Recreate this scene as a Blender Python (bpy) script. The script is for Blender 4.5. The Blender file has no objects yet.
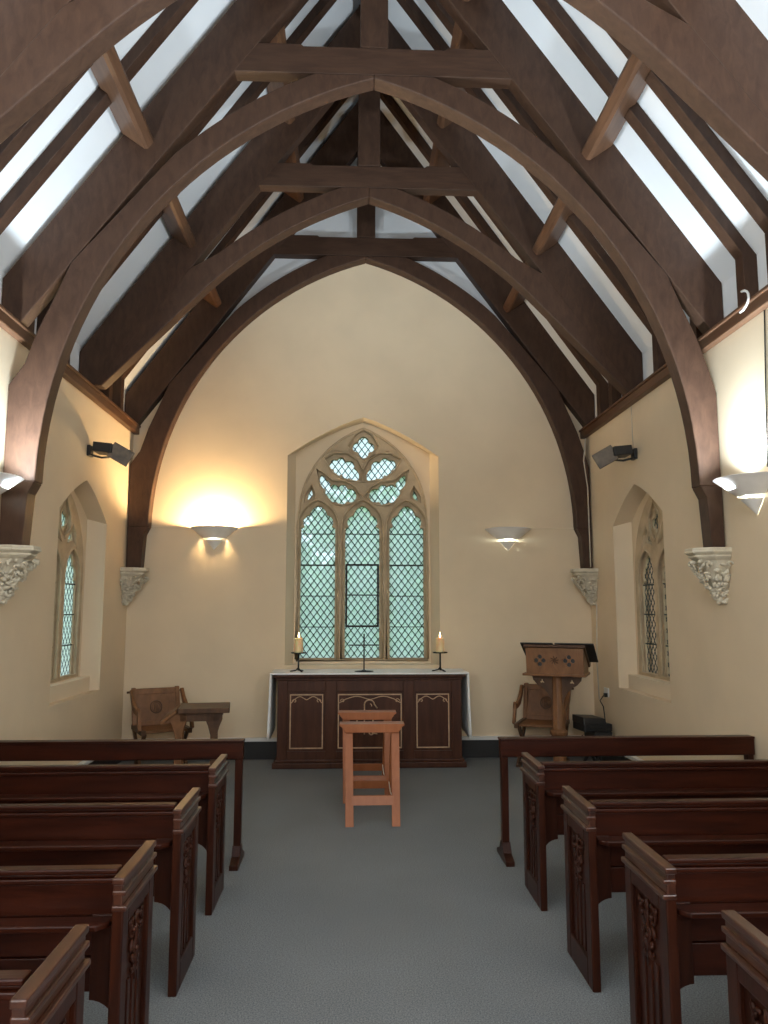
import bpy, bmesh, math, random
from math import sin, cos, pi, radians, sqrt, atan2
from mathutils import Vector, Matrix
from mathutils.geometry import tessellate_polygon

random.seed(7)
S = bpy.context.scene
COL = S.collection

# ------------------------------------------------------------------ camera, world, light, exposure
cam_d = bpy.data.cameras.new('camera')
cam_d.sensor_fit = 'VERTICAL'; cam_d.sensor_height = 36.0; cam_d.lens = 769 / 1024 * 36
cam = bpy.data.objects.new('camera', cam_d); COL.objects.link(cam)
cam.location = (-0.13, 0.0, 1.58)
cam.rotation_euler = (radians(90 + 7.1158), 0, radians(-2.5121))
S.camera = cam

world = bpy.data.worlds.new('overcast_sky'); S.world = world
world.use_nodes = True
wn = world.node_tree.nodes; wl = world.node_tree.links
bg = wn['Background']
bg.inputs['Color'].default_value = (0.80, 0.90, 1.0, 1); bg.inputs['Strength'].default_value = 2.0

def area(name, loc, rot, sx, sy, power, color):
    d = bpy.data.lights.new(name, 'AREA'); d.shape = 'RECTANGLE'; d.size = sx; d.size_y = sy
    d.energy = power; d.color = color
    o = bpy.data.objects.new(name, d); COL.objects.link(o); o.location = loc; o.rotation_euler = rot
    return o
# daylight from behind the photographer; side pair is added fill, no windows built there
area('daylight_west', (0, -3.2, 3.5), (radians(92), 0, 0), 2.6, 2.8, 110, (0.86, 0.93, 1.0))
area('fill_south', (2.49, -1.3, 1.8), (0, radians(90), 0), 1.9, 1.1, 75, (0.90, 0.94, 1.0))
area('fill_north', (-2.49, -1.3, 1.8), (0, radians(-90), 0), 1.9, 1.1, 60, (0.86, 0.93, 1.0))

S.view_settings.view_transform = 'Standard'; S.view_settings.look = 'None'
S.view_settings.exposure = 0.38; S.view_settings.gamma = 1.0; S.view_settings.use_curve_mapping = False
S.cycles.use_denoising = True
S.cycles.max_bounces = 10; S.cycles.diffuse_bounces = 6; S.cycles.transparent_max_bounces = 16
S.cycles.sample_clamp_indirect = 6.0

# ------------------------------------------------------------------ materials
def new_mat(name):
    m = bpy.data.materials.new(name); m.use_nodes = True
    nt = m.node_tree; return m, nt, nt.nodes['Principled BSDF']

def ramp(nt, fac, stops):
    r = nt.nodes.new('ShaderNodeValToRGB'); nt.links.new(fac, r.inputs['Fac'])
    e = r.color_ramp.elements
    e[0].position, e[0].color = stops[0][0], (*stops[0][1], 1)
    e[1].position, e[1].color = stops[-1][0], (*stops[-1][1], 1)
    for p, c in stops[1:-1]:
        x = e.new(p); x.color = (*c, 1)
    return r.outputs['Color']

def coords(nt, scale=(1, 1, 1)):
    t = nt.nodes.new('ShaderNodeTexCoord'); mp = nt.nodes.new('ShaderNodeMapping')
    mp.inputs['Scale'].default_value = scale
    nt.links.new(t.outputs['Object'], mp.inputs['Vector']); return mp.outputs['Vector']

def noise(nt, vec, scale, detail=4, rough=0.55, dist=0.0):
    n = nt.nodes.new('ShaderNodeTexNoise')
    n.inputs['Scale'].default_value = scale; n.inputs['Detail'].default_value = detail
    n.inputs['Roughness'].default_value = rough; n.inputs['Distortion'].default_value = dist
    nt.links.new(vec, n.inputs['Vector']); return n.outputs['Fac']

def bump(nt, b, h, strength, dist=0.01):
    n = nt.nodes.new('ShaderNodeBump'); n.inputs['Strength'].default_value = strength
    n.inputs['Distance'].default_value = dist
    nt.links.new(h, n.inputs['Height']); nt.links.new(n.outputs['Normal'], b.inputs['Normal'])

def wood(name, c0, c1, grain=(6, 6, 1), rough=0.45, coat=0.0, scale=5.0, bs=0.15, spec=0.22):
    m, nt, b = new_mat(name)
    v = coords(nt, grain)
    f = noise(nt, v, scale, 6, 0.6, 0.6)
    nt.links.new(ramp(nt, f, [(0.3, c0), (0.7, c1)]), b.inputs['Base Color'])
    b.inputs['Roughness'].default_value = rough
    b.inputs['Coat Weight'].default_value = coat; b.inputs['Coat Roughness'].default_value = 0.25
    b.inputs['Specular IOR Level'].default_value = spec
    bump(nt, b, noise(nt, v, scale * 5, 3), bs, 0.003)
    return m

def plain(name, c, rough=0.6, var=0.12, scale=6, metal=0.0, bs=0.08):
    m, nt, b = new_mat(name)
    v = coords(nt); f = noise(nt, v, scale, 5)
    lo = tuple(x * (1 - var) for x in c); hi = tuple(min(1, x * (1 + var)) for x in c)
    nt.links.new(ramp(nt, f, [(0.35, lo), (0.65, hi)]), b.inputs['Base Color'])
    b.inputs['Roughness'].default_value = rough; b.inputs['Metallic'].default_value = metal
    if bs: bump(nt, b, noise(nt, v, scale * 8, 3), bs, 0.004)
    return m

M = {}
M['roof'] = wood('roof_oak', (0.044, 0.0225, 0.0145), (0.074, 0.039, 0.0245), (2.2, 2.2, .8), 0.48, 0.0, 9.0)
M['roofx'] = wood('roof_oak_across', (0.044, 0.0225, 0.0145), (0.074, 0.039, 0.0245), (1, 8, 8), 0.48, 0.0, 3.0)
M['roofy'] = wood('roof_oak_along', (0.070, 0.033, 0.018), (0.140, 0.070, 0.038), (8, 1, 8), 0.42, 0.0, 2.0)
M['pew'] = wood('pew_mahogany', (0.015, 0.0030, 0.0012), (0.044, 0.0090, 0.0034), (1.2, 9, 9), 0.34, 0.0, 2.5)
M['pewv'] = wood('pew_mahogany_upright', (0.016, 0.0036, 0.0016), (0.046, 0.0110, 0.0042), (9, 9, 1.2), 0.36, 0.0, 2.5)
M['pewcap'] = wood('pew_mahogany_polished', (0.030, 0.009, 0.005), (0.080, 0.026, 0.013), (9, 1.2, 9), 0.28, 0.3, 2.5, 0.1, 0.5)
M['altar'] = wood('altar_oak', (0.040, 0.012, 0.006), (0.080, 0.028, 0.013), (8, 8, 1), 0.42, 0.1, 2.5)
M['gilt'] = plain('gilded_moulding', (0.50, 0.33, 0.20), 0.45, 0.15, 20)
M['pine'] = wood('orange_beech', (0.30, 0.100, 0.038), (0.38, 0.135, 0.055), (9, 9, 1), 0.42, 0.15, 2.0, 0.05)
M['oak'] = wood('mid_brown_oak', (0.135, 0.060, 0.024), (0.24, 0.110, 0.046), (5, 5, 2), 0.45, 0.1, 3.0)
M['oakd'] = wood('dark_brown_oak', (0.060, 0.030, 0.016), (0.11, 0.055, 0.028), (5, 5, 2), 0.45, 0.1, 3.0)
M['wall'] = plain('cream_plaster', (0.72, 0.585, 0.41), 0.85, 0.035, 1.7, 0, 0.10)
M['white'] = plain('white_plaster', (0.80, 0.805, 0.81), 0.8, 0.02, 2.0, 0, 0.05)
M['reveal'] = plain('pale_cream_plaster', (0.76, 0.64, 0.47), 0.85, 0.03, 2.0, 0, 0.08)
M['stone'] = plain('window_stone', (0.50, 0.39, 0.255), 0.85, 0.12, 7, 0, 0.3)
M['corbel'] = plain('carved_limestone', (0.62, 0.56, 0.44), 0.85, 0.10, 12, 0, 0.3)
M['lead'] = plain('lead_came', (0.045, 0.06, 0.06), 0.6, 0.1, 30, 0.3)
M['iron'] = plain('black_iron', (0.018, 0.018, 0.018), 0.5, 0.2, 30, 0.4)
M['black'] = plain('black_plastic', (0.014, 0.014, 0.015), 0.45, 0.1, 30)
M['skirt'] = plain('black_paint', (0.012, 0.011, 0.011), 0.5, 0.1, 10)
M['wht'] = plain('white_enamel', (0.74, 0.73, 0.70), 0.5, 0.02, 10, 0, 0)
M['shade'] = plain('sconce_plaster', (0.86, 0.84, 0.81), 0.7, 0.03, 10, 0, 0)
M['linen'] = plain('white_linen', (0.87, 0.87, 0.85), 0.9, 0.03, 40, 0, 0.2)
M['bronze'] = plain('bronze_reflector', (0.10, 0.07, 0.042), 0.5, 0.4, 12, 0.0)
M['bark'] = plain('tree_bark', (0.09, 0.06, 0.04), 0.9, 0.2, 8)
M['grass'] = plain('lawn_grass', (0.11, 0.26, 0.055), 0.95, 0.25, 4)
M['cable'] = plain('cable_sheath', (0.55, 0.50, 0.42), 0.6, 0.05, 10, 0, 0)
M['cord'] = plain('black_cord', (0.015, 0.015, 0.015), 0.6, 0.05, 10, 0, 0)

# carpet: grey with a fine fleck and soft large-scale wear
m, nt, b = new_mat('grey_carpet'); M['carpet'] = m
v = coords(nt)
fl = noise(nt, v, 150, 3, 0.75); wear = noise(nt, v, 1.3, 3, 0.5)
mx = nt.nodes.new('ShaderNodeMix'); mx.data_type = 'RGBA'; mx.blend_type = 'MULTIPLY'; mx.inputs[0].default_value = 1
nt.links.new(ramp(nt, fl, [(0.3, (0.085, 0.093, 0.098)), (0.7, (0.310, 0.328, 0.340))]), mx.inputs[6])
nt.links.new(ramp(nt, wear, [(0.3, (0.88, 0.88, 0.88)), (0.7, (1, 1, 1))]), mx.inputs[7])
nt.links.new(mx.outputs[2], b.inputs['Base Color']); b.inputs['Roughness'].default_value = 0.98
b.inputs['Specular IOR Level'].default_value = 0.1
bump(nt, b, fl, 0.5, 0.006)

# leaded glass: clear old glass that scatters part of the light
m, nt, b = new_mat('old_window_glass'); M['glass'] = m
nt.nodes.remove(b); out = nt.nodes['Material Output']
tr = nt.nodes.new('ShaderNodeBsdfTransparent'); tr.inputs['Color'].default_value = (0.80, 0.93, 0.92, 1)
tl = nt.nodes.new('ShaderNodeBsdfTranslucent'); tl.inputs['Color'].default_value = (0.66, 0.84, 0.80, 1)
gl = nt.nodes.new('ShaderNodeBsdfGlossy'); gl.inputs['Roughness'].default_value = 0.08
fr = nt.nodes.new('ShaderNodeFresnel'); fr.inputs['IOR'].default_value = 1.22
m1 = nt.nodes.new('ShaderNodeMixShader'); m2 = nt.nodes.new('ShaderNodeMixShader')
nv = noise(nt, coords(nt), 9, 3)
mr = nt.nodes.new('ShaderNodeMapRange'); mr.inputs['To Min'].default_value = 0.62; mr.inputs['To Max'].default_value = 0.80
nt.links.new(nv, mr.inputs['Value']); nt.links.new(mr.outputs['Result'], m1.inputs['Fac'])
nt.links.new(tr.outputs[0], m1.inputs[1]); nt.links.new(tl.outputs[0], m1.inputs[2])
nt.links.new(fr.outputs[0], m2.inputs['Fac']); nt.links.new(m1.outputs[0], m2.inputs[1]); nt.links.new(gl.outputs[0], m2.inputs[2])
nt.links.new(m2.outputs[0], out.inputs['Surface'])

# leaves and candle wax
m, nt, b = new_mat('garden_leaves'); M['leaf'] = m
nt.links.new(ramp(nt, noise(nt, coords(nt), 1.2, 3), [(0.35, (0.06, 0.15, 0.05)), (0.7, (0.22, 0.40, 0.12))]), b.inputs['Base Color'])
b.inputs['Roughness'].default_value = 0.7
m, nt, b = new_mat('candle_wax'); M['wax'] = m
nt.links.new(ramp(nt, noise(nt, coords(nt), 9, 2), [(0.3, (0.92, 0.66, 0.34)), (0.7, (0.96, 0.76, 0.46))]), b.inputs['Base Color'])
b.inputs['Subsurface Weight'].default_value = 0.5; b.inputs['Subsurface Scale'].default_value = 0.02
b.inputs['Roughness'].default_value = 0.5

def emit(name, c, s):
    m, nt, b = new_mat(name)
    b.inputs['Base Color'].default_value = (*c, 1)
    b.inputs['Emission Color'].default_value = (*c, 1); b.inputs['Emission Strength'].default_value = s
    return m
M['flame'] = emit('candle_flame', (1.0, 0.78, 0.38), 6)
M['bulb_warm'] = emit('warm_lamp', (1.0, 0.80, 0.52), 12)
M['bulb_cool'] = emit('cool_lamp', (0.93, 1.0, 0.92), 10)

# ------------------------------------------------------------------ mesh helpers
def arc(cx, cz, r, a0, a1, n):
    return [(cx + r * cos(a0 + (a1 - a0) * i / n), cz + r * sin(a0 + (a1 - a0) * i / n)) for i in range(n + 1)]

def quad_curve(p0, p1, p2, n):
    return [tuple((1 - t) ** 2 * a + 2 * t * (1 - t) * b + t * t * c for a, b, c in zip(p0, p1, p2)) for t in [i / n for i in range(n + 1)]]

class MB:
    """collects geometry; build() links it as one object"""
    def __init__(s): s.v = []; s.f = []; s.sm = []
    def add(s, vs, fs, smooth=False):
        o = len(s.v); s.v += [tuple(p) for p in vs]
        s.f += [tuple(i + o for i in f) for f in fs]; s.sm += [smooth] * len(fs); return s
    def box(s, x0, x1, y0, y1, z0, z1):
        vs = [(x, y, z) for x in (x0, x1) for y in (y0, y1) for z in (z0, z1)]
        return s.add(vs, [(0, 1, 3, 2), (4, 6, 7, 5), (0, 4, 5, 1), (2, 3, 7, 6), (0, 2, 6, 4), (1, 5, 7, 3)])
    def hexa(s, b4, t4):
        return s.add(list(b4) + list(t4), [(3, 2, 1, 0), (4, 5, 6, 7)] + [(i, (i + 1) % 4, 4 + (i + 1) % 4, 4 + i) for i in range(4)])
    def bar(s, a, b, w, h, up=(0, 0, 1)):
        a, b = Vector(a), Vector(b); d = (b - a).normalized(); u = Vector(up)
        if abs(d.dot(u)) > 0.98: u = Vector((0, 1, 0))
        r = d.cross(u).normalized(); u = r.cross(d)
        q = [(-w / 2, -h / 2), (w / 2, -h / 2), (w / 2, h / 2), (-w / 2, h / 2)]
        return s.hexa([a + r * i + u * j for i, j in q], [b + r * i + u * j for i, j in q])
    def plate(s, outer, holes, d0, d1, tf):
        """polygon with holes in (u, v), extruded between depths d0, d1; tf(u, v, d) -> xyz"""
        loops = [list(outer)] + [list(h) for h in holes]
        tri = tessellate_polygon([[Vector((p[0], p[1], 0)) for p in l] for l in loops])
        pts = [p for l in loops for p in l]; n = len(pts)
        vs = [tf(p[0], p[1], d0) for p in pts] + [tf(p[0], p[1], d1) for p in pts]
        fs = [tuple(t) for t in tri] + [tuple(i + n for i in reversed(t)) for t in tri]
        o = 0
        for l in loops:
            k = len(l)
            fs += [(o + i, o + (i + 1) % k, n + o + (i + 1) % k, n + o + i) for i in range(k)]
            o += k
        return s.add(vs, fs)
    def prism(s, poly, d0, d1, axis='y'):
        tf = {'y': lambda u, v, d: (u, d, v), 'x': lambda u, v, d: (d, u, v), 'z': lambda u, v, d: (u, v, d)}[axis]
        return s.plate(poly, [], d0, d1, tf)
    def tube(s, path, r, n=6, closed=False, r1=None):
        P = [Vector(p) for p in path]; k = len(P); vs = []; fs = []
        ref = None
        for i, p in enumerate(P):
            if closed: d = P[(i + 1) % k] - P[i - 1]
            else: d = P[min(i + 1, k - 1)] - P[max(i - 1, 0)]
            d.normalize()
            if ref is None: ref = Vector((0, 0, 1)) if abs(d.z) < 0.9 else Vector((1, 0, 0))
            a = (ref - d * ref.dot(d)).normalized(); b = d.cross(a); ref = a
            rr = r if r1 is None else r + (r1 - r) * i / max(1, k - 1)
            vs += [p + a * rr * cos(2 * pi * j / n) + b * rr * sin(2 * pi * j / n) for j in range(n)]
        for i in range(k if closed else k - 1):
            for j in range(n):
                q = (i + 1) % k
                fs.append((i * n + j, i * n + (j + 1) % n, q * n + (j + 1) % n, q * n + j))
        if not closed: fs += [tuple(range(n - 1, -1, -1)), tuple((k - 1) * n + j for j in range(n))]
        return s.add(vs, fs, True)
    def lathe(s, prof, c=(0, 0, 0), n=20, a0=0.0, a1=2 * pi):
        full = abs(a1 - a0 - 2 * pi) < 1e-6; m = n if full else n + 1; vs = []; fs = []
        for r, z in prof:
            for j in range(m):
                a = a0 + (a1 - a0) * j / n
                vs.append((c[0] + r * cos(a), c[1] + r * sin(a), c[2] + z))
        for i in range(len(prof) - 1):
            for j in range(n):
                q = (j + 1) % m
                fs.append((i * m + j, i * m + q, (i + 1) * m + q, (i + 1) * m + j))
        return s.add(vs, fs, True)
    def ball(s, c, r, sub=1, jit=0.0, rot=None):
        bm = bmesh.new(); bmesh.ops.create_icosphere(bm, subdivisions=sub, radius=1)
        R = rot or Matrix.Identity(3); c = Vector(c); r = Vector(r) if hasattr(r, '__len__') else Vector((r, r, r))
        vs = []
        for q in bm.verts:
            p = q.co * (1 + random.uniform(-jit, jit)); p = Vector((p.x * r.x, p.y * r.y, p.z * r.z)); vs.append(c + R @ p)
        fs = [tuple(x.index for x in f.verts) for f in bm.faces]; bm.free()
        return s.add(vs, fs, True)
    def build(s, name, mat, parent=None, bevel=0.0, label=None, stuff=False, recalc=True):
        me = bpy.data.meshes.new(name); me.from_pydata(s.v, [], s.f)
        for p, sm in zip(me.polygons, s.sm): p.use_smooth = sm
        if recalc:
            bm = bmesh.new(); bm.from_mesh(me); bmesh.ops.recalc_face_normals(bm, faces=bm.faces); bm.to_mesh(me); bm.free()
        me.materials.append(M[mat] if isinstance(mat, str) else mat)
        o = bpy.data.objects.new(name, me); COL.objects.link(o)
        if parent: o.parent = parent
        if bevel:
            bv = o.modifiers.new('bevel', 'BEVEL'); bv.width = bevel; bv.segments = 2; bv.limit_method = 'ANGLE'; bv.angle_limit = radians(40)
        if label: o['label'] = label
        if stuff: o['kind'] = 'stuff'
        return o

def thing(name, label, cat, loc=(0, 0, 0), rz=0.0, group=None):
    o = bpy.data.objects.new(name, None); COL.objects.link(o); o.empty_display_size = 0.1
    o.location = loc; o.rotation_euler = (0, 0, rz); tag(o, label, cat, group); return o
def tag(o, label, cat, group=None):
    o['label'] = label; o['category'] = cat
    if group: o['group'] = group
    return o
def struct(o):
    o['kind'] = 'structure'; return o
def dup(root, loc, rz=None, label=None, group=None):
    kids = {}
    for ob in COL.objects:
        if ob.parent: kids.setdefault(ob.parent.name, []).append(ob)
    def rec(o, par):
        c = o.copy(); COL.objects.link(c)
        if par: c.parent = par
        for ch in kids.get(o.name, []): rec(ch, c)
        return c
    r = rec(root, None); r.location = loc
    if rz is not None: r.rotation_euler = (0, 0, rz)
    if label: r['label'] = label
    if group: r['group'] = group
    return r

# ------------------------------------------------------------------ room
W = 2.52; YB = 8.42; YF = -3.4; ZP = 3.55; XC = 0.03
WA = 2.60
def slope_z(x): return 7.6 - 1.405 * abs(x)      # plaster plane of the roof

struct(MB().box(-W - .5, W + .5, YF - .3, YB + .45, -0.08, 0).build('floor', 'carpet'))

def low_arch(hw, z0, zs, za, n=10):
    """low pointed rear-arch outline, from bottom left anticlockwise"""
    l = quad_curve((-hw, zs), (-hw * .45, zs + (za - zs) * .74), (0, za), n)
    return [(-hw, z0)] + [(hw, z0)] + [(-x, z) for x, z in l] + [(x, z) for x, z in reversed(l)][1:]
def pointed(hw, z0, zs, za, n=14, c=None):
    """two-centred pointed arch outline"""
    h = za - zs; cc = (h * h - hw * hw) / (2 * hw); r = hw + cc
    a1 = atan2(h, cc)
    right = arc(-cc, zs, r, 0, a1, n)
    return [(-hw, z0), (hw, z0)] + right + [(-x, z) for x, z in reversed(right)][1:]

# back wall with the window recess; white gable above the last truss
WX = 0.01
rec_front = [(x + WX, z) for x, z in low_arch(.838, .97, 3.26, 3.70)]
rec_back = [(x + WX, z) for x, z in low_arch(.765, .97, 3.345, 3.70)]
arch_l = arc(-.88, 2.43, 3.20 + .09, math.acos(.88 / 3.29), math.asin((4.30 - 2.43) / 3.29), 18)
arch_top = [(x + .03, z) for x, z in reversed(arch_l)]                       # right springing up to the apex
arch_top += [(.03 - x, z) for x, z in arch_l[1:]]                            # and down the left side
TF_BACK = lambda u, v, d: (u, YB + d, v)
outer = [(-W - .3, 0), (W + .3, 0), (W + .3, 4.30)] + arch_top + [(-W - .3, 4.30)]
struct(MB().plate(outer, [rec_front], 0, .02, TF_BACK).build('wall_back', 'wall'))
mb = MB()
k = len(rec_front)
mb.add([TF_BACK(*p, .02) for p in rec_front] + [TF_BACK(*p, .26) for p in rec_back], [(i, (i + 1) % k, k + (i + 1) % k, k + i) for i in range(k)])
o = mb.build('window_reveal', 'reveal', recalc=False); struct(o); o.name = 'trim_1'
struct(MB().prism(arch_top[::-1] + [(2.42, 4.30), (0, 7.65), (-2.42, 4.30)], YB, YB + .02).build('wall_gable', 'white'))
# slightly proud lower wall with its thin ledge
zl = 2.465
lower_l = [(-W, .2), (-.88, .2), (-.88, zl), (-W, zl)]
lower_r = [(.90, .2), (W, .2), (W, zl), (.90, zl)]
mb = MB()
mb.box(-W, -1.02, YB - .012, YB, zl - .010, zl).box(1.40, W, YB - .012, YB, zl - .010, zl)
struct(mb.build('trim_2', 'reveal'))
struct(MB().prism([(-W - .3, 0), (W + .3, 0), (W + .3, 3.9), (0, 7.65), (-W - .3, 3.9)], YF - .2, YF).build('wall_front', 'wall'))

# side walls with the two recessed windows
WY = 7.0
rec_s = [(u, z) for u, z in low_arch(.62, .80, 2.40, 2.73)]
rec_sb = [(u, z) for u, z in low_arch(.56, .80, 2.44, 2.72)]
TF_L = lambda u, v, d: (-W - d, WY + u, v)
TF_R = lambda u, v, d: (W + d, WY + u, v)
for nm, tf, tn in (('wall_left', TF_L, 'trim_3'), ('wall_right', TF_R, 'trim_4')):
    struct(MB().plate([(YF - WY, 0), (YB - WY, 0), (YB - WY, ZP), (YF - WY, ZP)], [rec_s], 0, .02, tf).build(nm, 'wall'))
    # the painted upper strip behind the ashlar posts, and the outer leaf of the wall
    mb = MB(); k = len(rec_s)
    mb.add([tf(*p, .02) for p in rec_s] + [tf(*p, .17) for p in rec_sb], [(i, (i + 1) % k, k + (i + 1) % k, k + i) for i in range(k)])
    struct(mb.build(tn, 'wall', recalc=False))
    sx = -1 if nm == 'wall_left' else 1
    struct(MB().box(min(sx * WA, sx * (WA + .2)), max(sx * WA, sx * (WA + .2)), YF, YB, 3.5, slope_z(WA) + .02).build(nm + '_ashlar_strip', 'white'))
for o in list(COL.objects):
    if o.name == 'wall_left_ashlar_strip': o.name = 'trim_5'
    if o.name == 'wall_right_ashlar_strip': o.name = 'trim_6'

# ceiling: two plaster slopes
mb = MB()
for s in (-1, 1):
    a = [(s * (WA + .2), slope_z(WA + .2)), (0, 7.6), (0, 7.78), (s * (WA + .2), slope_z(WA + .2) + .18)]
    mb.prism(a, YF, YB + .3)
ceil = struct(mb.build('ceiling', 'white'))

# wall plates
struct(MB().box(-W, -W + .06, YF, YB, 3.475, 3.55).box(-WA, -W + .075, YF, YB, 3.55, 3.575).build('trim_7', 'roofy', bevel=.006))
struct(MB().box(W - .06, W, YF, YB, 3.475, 3.55).box(W - .075, WA, YF, YB, 3.55, 3.575).build('trim_8', 'roofy', bevel=.006))
# skirtings with a white cap
for nm, a in (('baseboard_back', (-W, W, YB - .03, YB)), ('baseboard_left', (-W, -W + .03, YF, YB - .03)), ('baseboard_right', (W - .03, W, YF, YB - .03))):
    o = struct(MB().box(*a, 0, .185).build(nm, 'skirt', bevel=.004))
    g = {'baseboard_back': (a[0], a[1], a[2] - .02, a[3]), 'baseboard_left': (a[0], a[1] + .02, a[2], a[3]), 'baseboard_right': (a[0] - .02, a[1], a[2], a[3])}[nm]
    MB().box(*g, .185, .222).build('skirting_cap', 'wht', o, .004, label='white cap along the black skirting')

# ------------------------------------------------------------------ roof timbers
YT = (3.72, 5.3, 6.86, 8.285)
nrm = sqrt(1 + 1.4 ** 2); nx, nz = 1.4 / nrm, 1 / nrm     # outward normal of right slope
def common_rafter(s, y, w=.105, dep=.078):
    mb = MB()
    i0 = 7.6 - dep * nrm
    q = [(WA, 3.575), (WA - .10, 3.575), (WA - .10, i0 - 1.405 * (WA - .10)), (.0, i0), (.0, 7.6), (WA, slope_z(WA))]
    mb.prism([(s * x, z) for x, z in q], y - w / 2, y + w / 2)
    return mb.build('common_rafter', 'roof', ceil, .008)
for y in (1.75, 2.54, 2.92, 3.30, 4.11, 4.49, 4.87, 5.60, 5.97, 6.34, 7.12, 7.50, 7.88):
    for s in (-1, 1): common_rafter(s, y)
# purlins: plank set square to the slope, run from truss to truss
def purlin(s, xo, y0, y1, dep=.25, th=.10):
    zo = slope_z(xo)
    def P(a, d): return (s * (xo - nx * d - a * nz), zo - nz * d + a * nx)
    poly = [P(-th / 2, .02), P(-th / 2, dep - .02), P(-th / 2 + .02, dep), P(th / 2 - .02, dep), P(th / 2, dep - .02), P(th / 2, .02)]
    MB().prism(poly, y0, y1).build('purlin', 'roofy', ceil)
ys = [1.9, YT[0], YT[1], YT[2], YT[3]]
for i in range(4):
    for s in (-1, 1):
        a = ys[i] + (.135 if i else 0); b2 = ys[i + 1] + .01
        purlin(s, 1.80, a, b2); purlin(s, .90, a, b2)
# ridge board
MB().box(-.03, .03, YF, YB, 7.2, 7.55).build('ridge_board', 'roofy', ceil)

def truss(y, kind, label, flush=False):
    t = thing('roof_truss', label, 'truss', (XC, y, 0), group='arched roof trusses')
    th = .125
    Rin = lambda x: 6.95 - 1.36 * x
    for s in (-1, 1):
        sg = lambda P: [(s * x - (XC if False else 0), z) for x, z in P]
        xin = (6.95 - 3.575) / 1.36
        xo = WA - s * XC - .005
        raf = [(xin, 3.575), (xo, 3.575), (xo, slope_z(xo) - .02), (.05, 7.50), (.05, Rin(.05))]
        MB().prism(sg(raf), .0, th).build('principal_rafter', 'roof', t, .006)
        if kind == 'A': c, z0, r, zb = .88, 2.43, 3.20, 2.44
        else: c, z0, r, zb = 1.13, 1.92, 3.70, 4.507
        ro = r + .175
        xl = 2.52 - s * XC - .01
        aL = math.asin((zb - z0) / r); aT = math.acos(c / r)
        inn = arc(-c, z0, r, aL, aT, 28)
        zc = 5.535
        aC = math.asin((zc - z0) / ro)
        if kind == 'A':      # outer edge: wall, then the spandrel that meets the rafter, then the arc up to the collar
            aO = atan2(4.86 - z0, sqrt(ro * ro - (4.86 - z0) ** 2))
            out = [(xl, 2.44), (xl, 3.12), (2.44, 3.27), (2.36, 3.52), (2.25, 3.78), (2.155, 4.02)] + arc(-c, z0, ro, aO, aC, 20)
        else:
            aO = math.asin((zb - z0) / ro)
            out = arc(-c, z0, ro, aO, aC, 20)
        if kind == 'B':      # the foot runs straight down to the wall plate, filled out to the rafter
            k0 = inn[0]; aO = atan2(4.86 - z0, sqrt(ro * ro - (4.86 - z0) ** 2))
            inn = [(k0[0] + (k0[1] - 3.575) / 1.04, 3.575)] + inn
            out = [((6.95 - z) / 1.36 + .012, z) for z in (3.575, 3.9, 4.3, 4.7)] + arc(-c, z0, ro, aO, aC, 20)
        poly = inn + [(0, zc)] + out[::-1]
        cl = []
        for p in poly:
            if not cl or (abs(p[0] - cl[-1][0]) + abs(p[1] - cl[-1][1])) > 1e-4: cl.append(p)
        MB().prism(sg(cl), -.004, th + .012).build('arched_brace', 'roof', t, .009)
        if kind == 'A':
            MB().prism(sg([(2.325, 2.44), (2.365, 2.36), (2.385, 2.0), (xl, 2.0), (xl, 2.44)]), -.004, th + .012).build('wall_post', 'roof', t, .006)
    MB().prism([(-1.06, 5.54), (1.06, 5.54), (.90, 5.775), (.55, 5.775), (.53, 5.758), (-.53, 5.758), (-.55, 5.775), (-.90, 5.775)], .004, th - .004).build('collar_beam', 'roofx', t, .006)
    MB().box(-.105, .105, .004, th, 5.762, 7.45).build('king_post', 'roof', t, .006)
    return t
truss(YT[0], 'B', 'nearest roof truss, its curved braces cropped by the top corners of the photo')
truss(YT[1], 'A', 'large dark roof truss whose posts rest on the two nearer carved corbels')
truss(YT[2], 'B', 'middle roof truss without wall posts, over the two side windows')
truss(YT[3], 'A', 'rearmost roof truss, framing the cream wall above the altar window')

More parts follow.
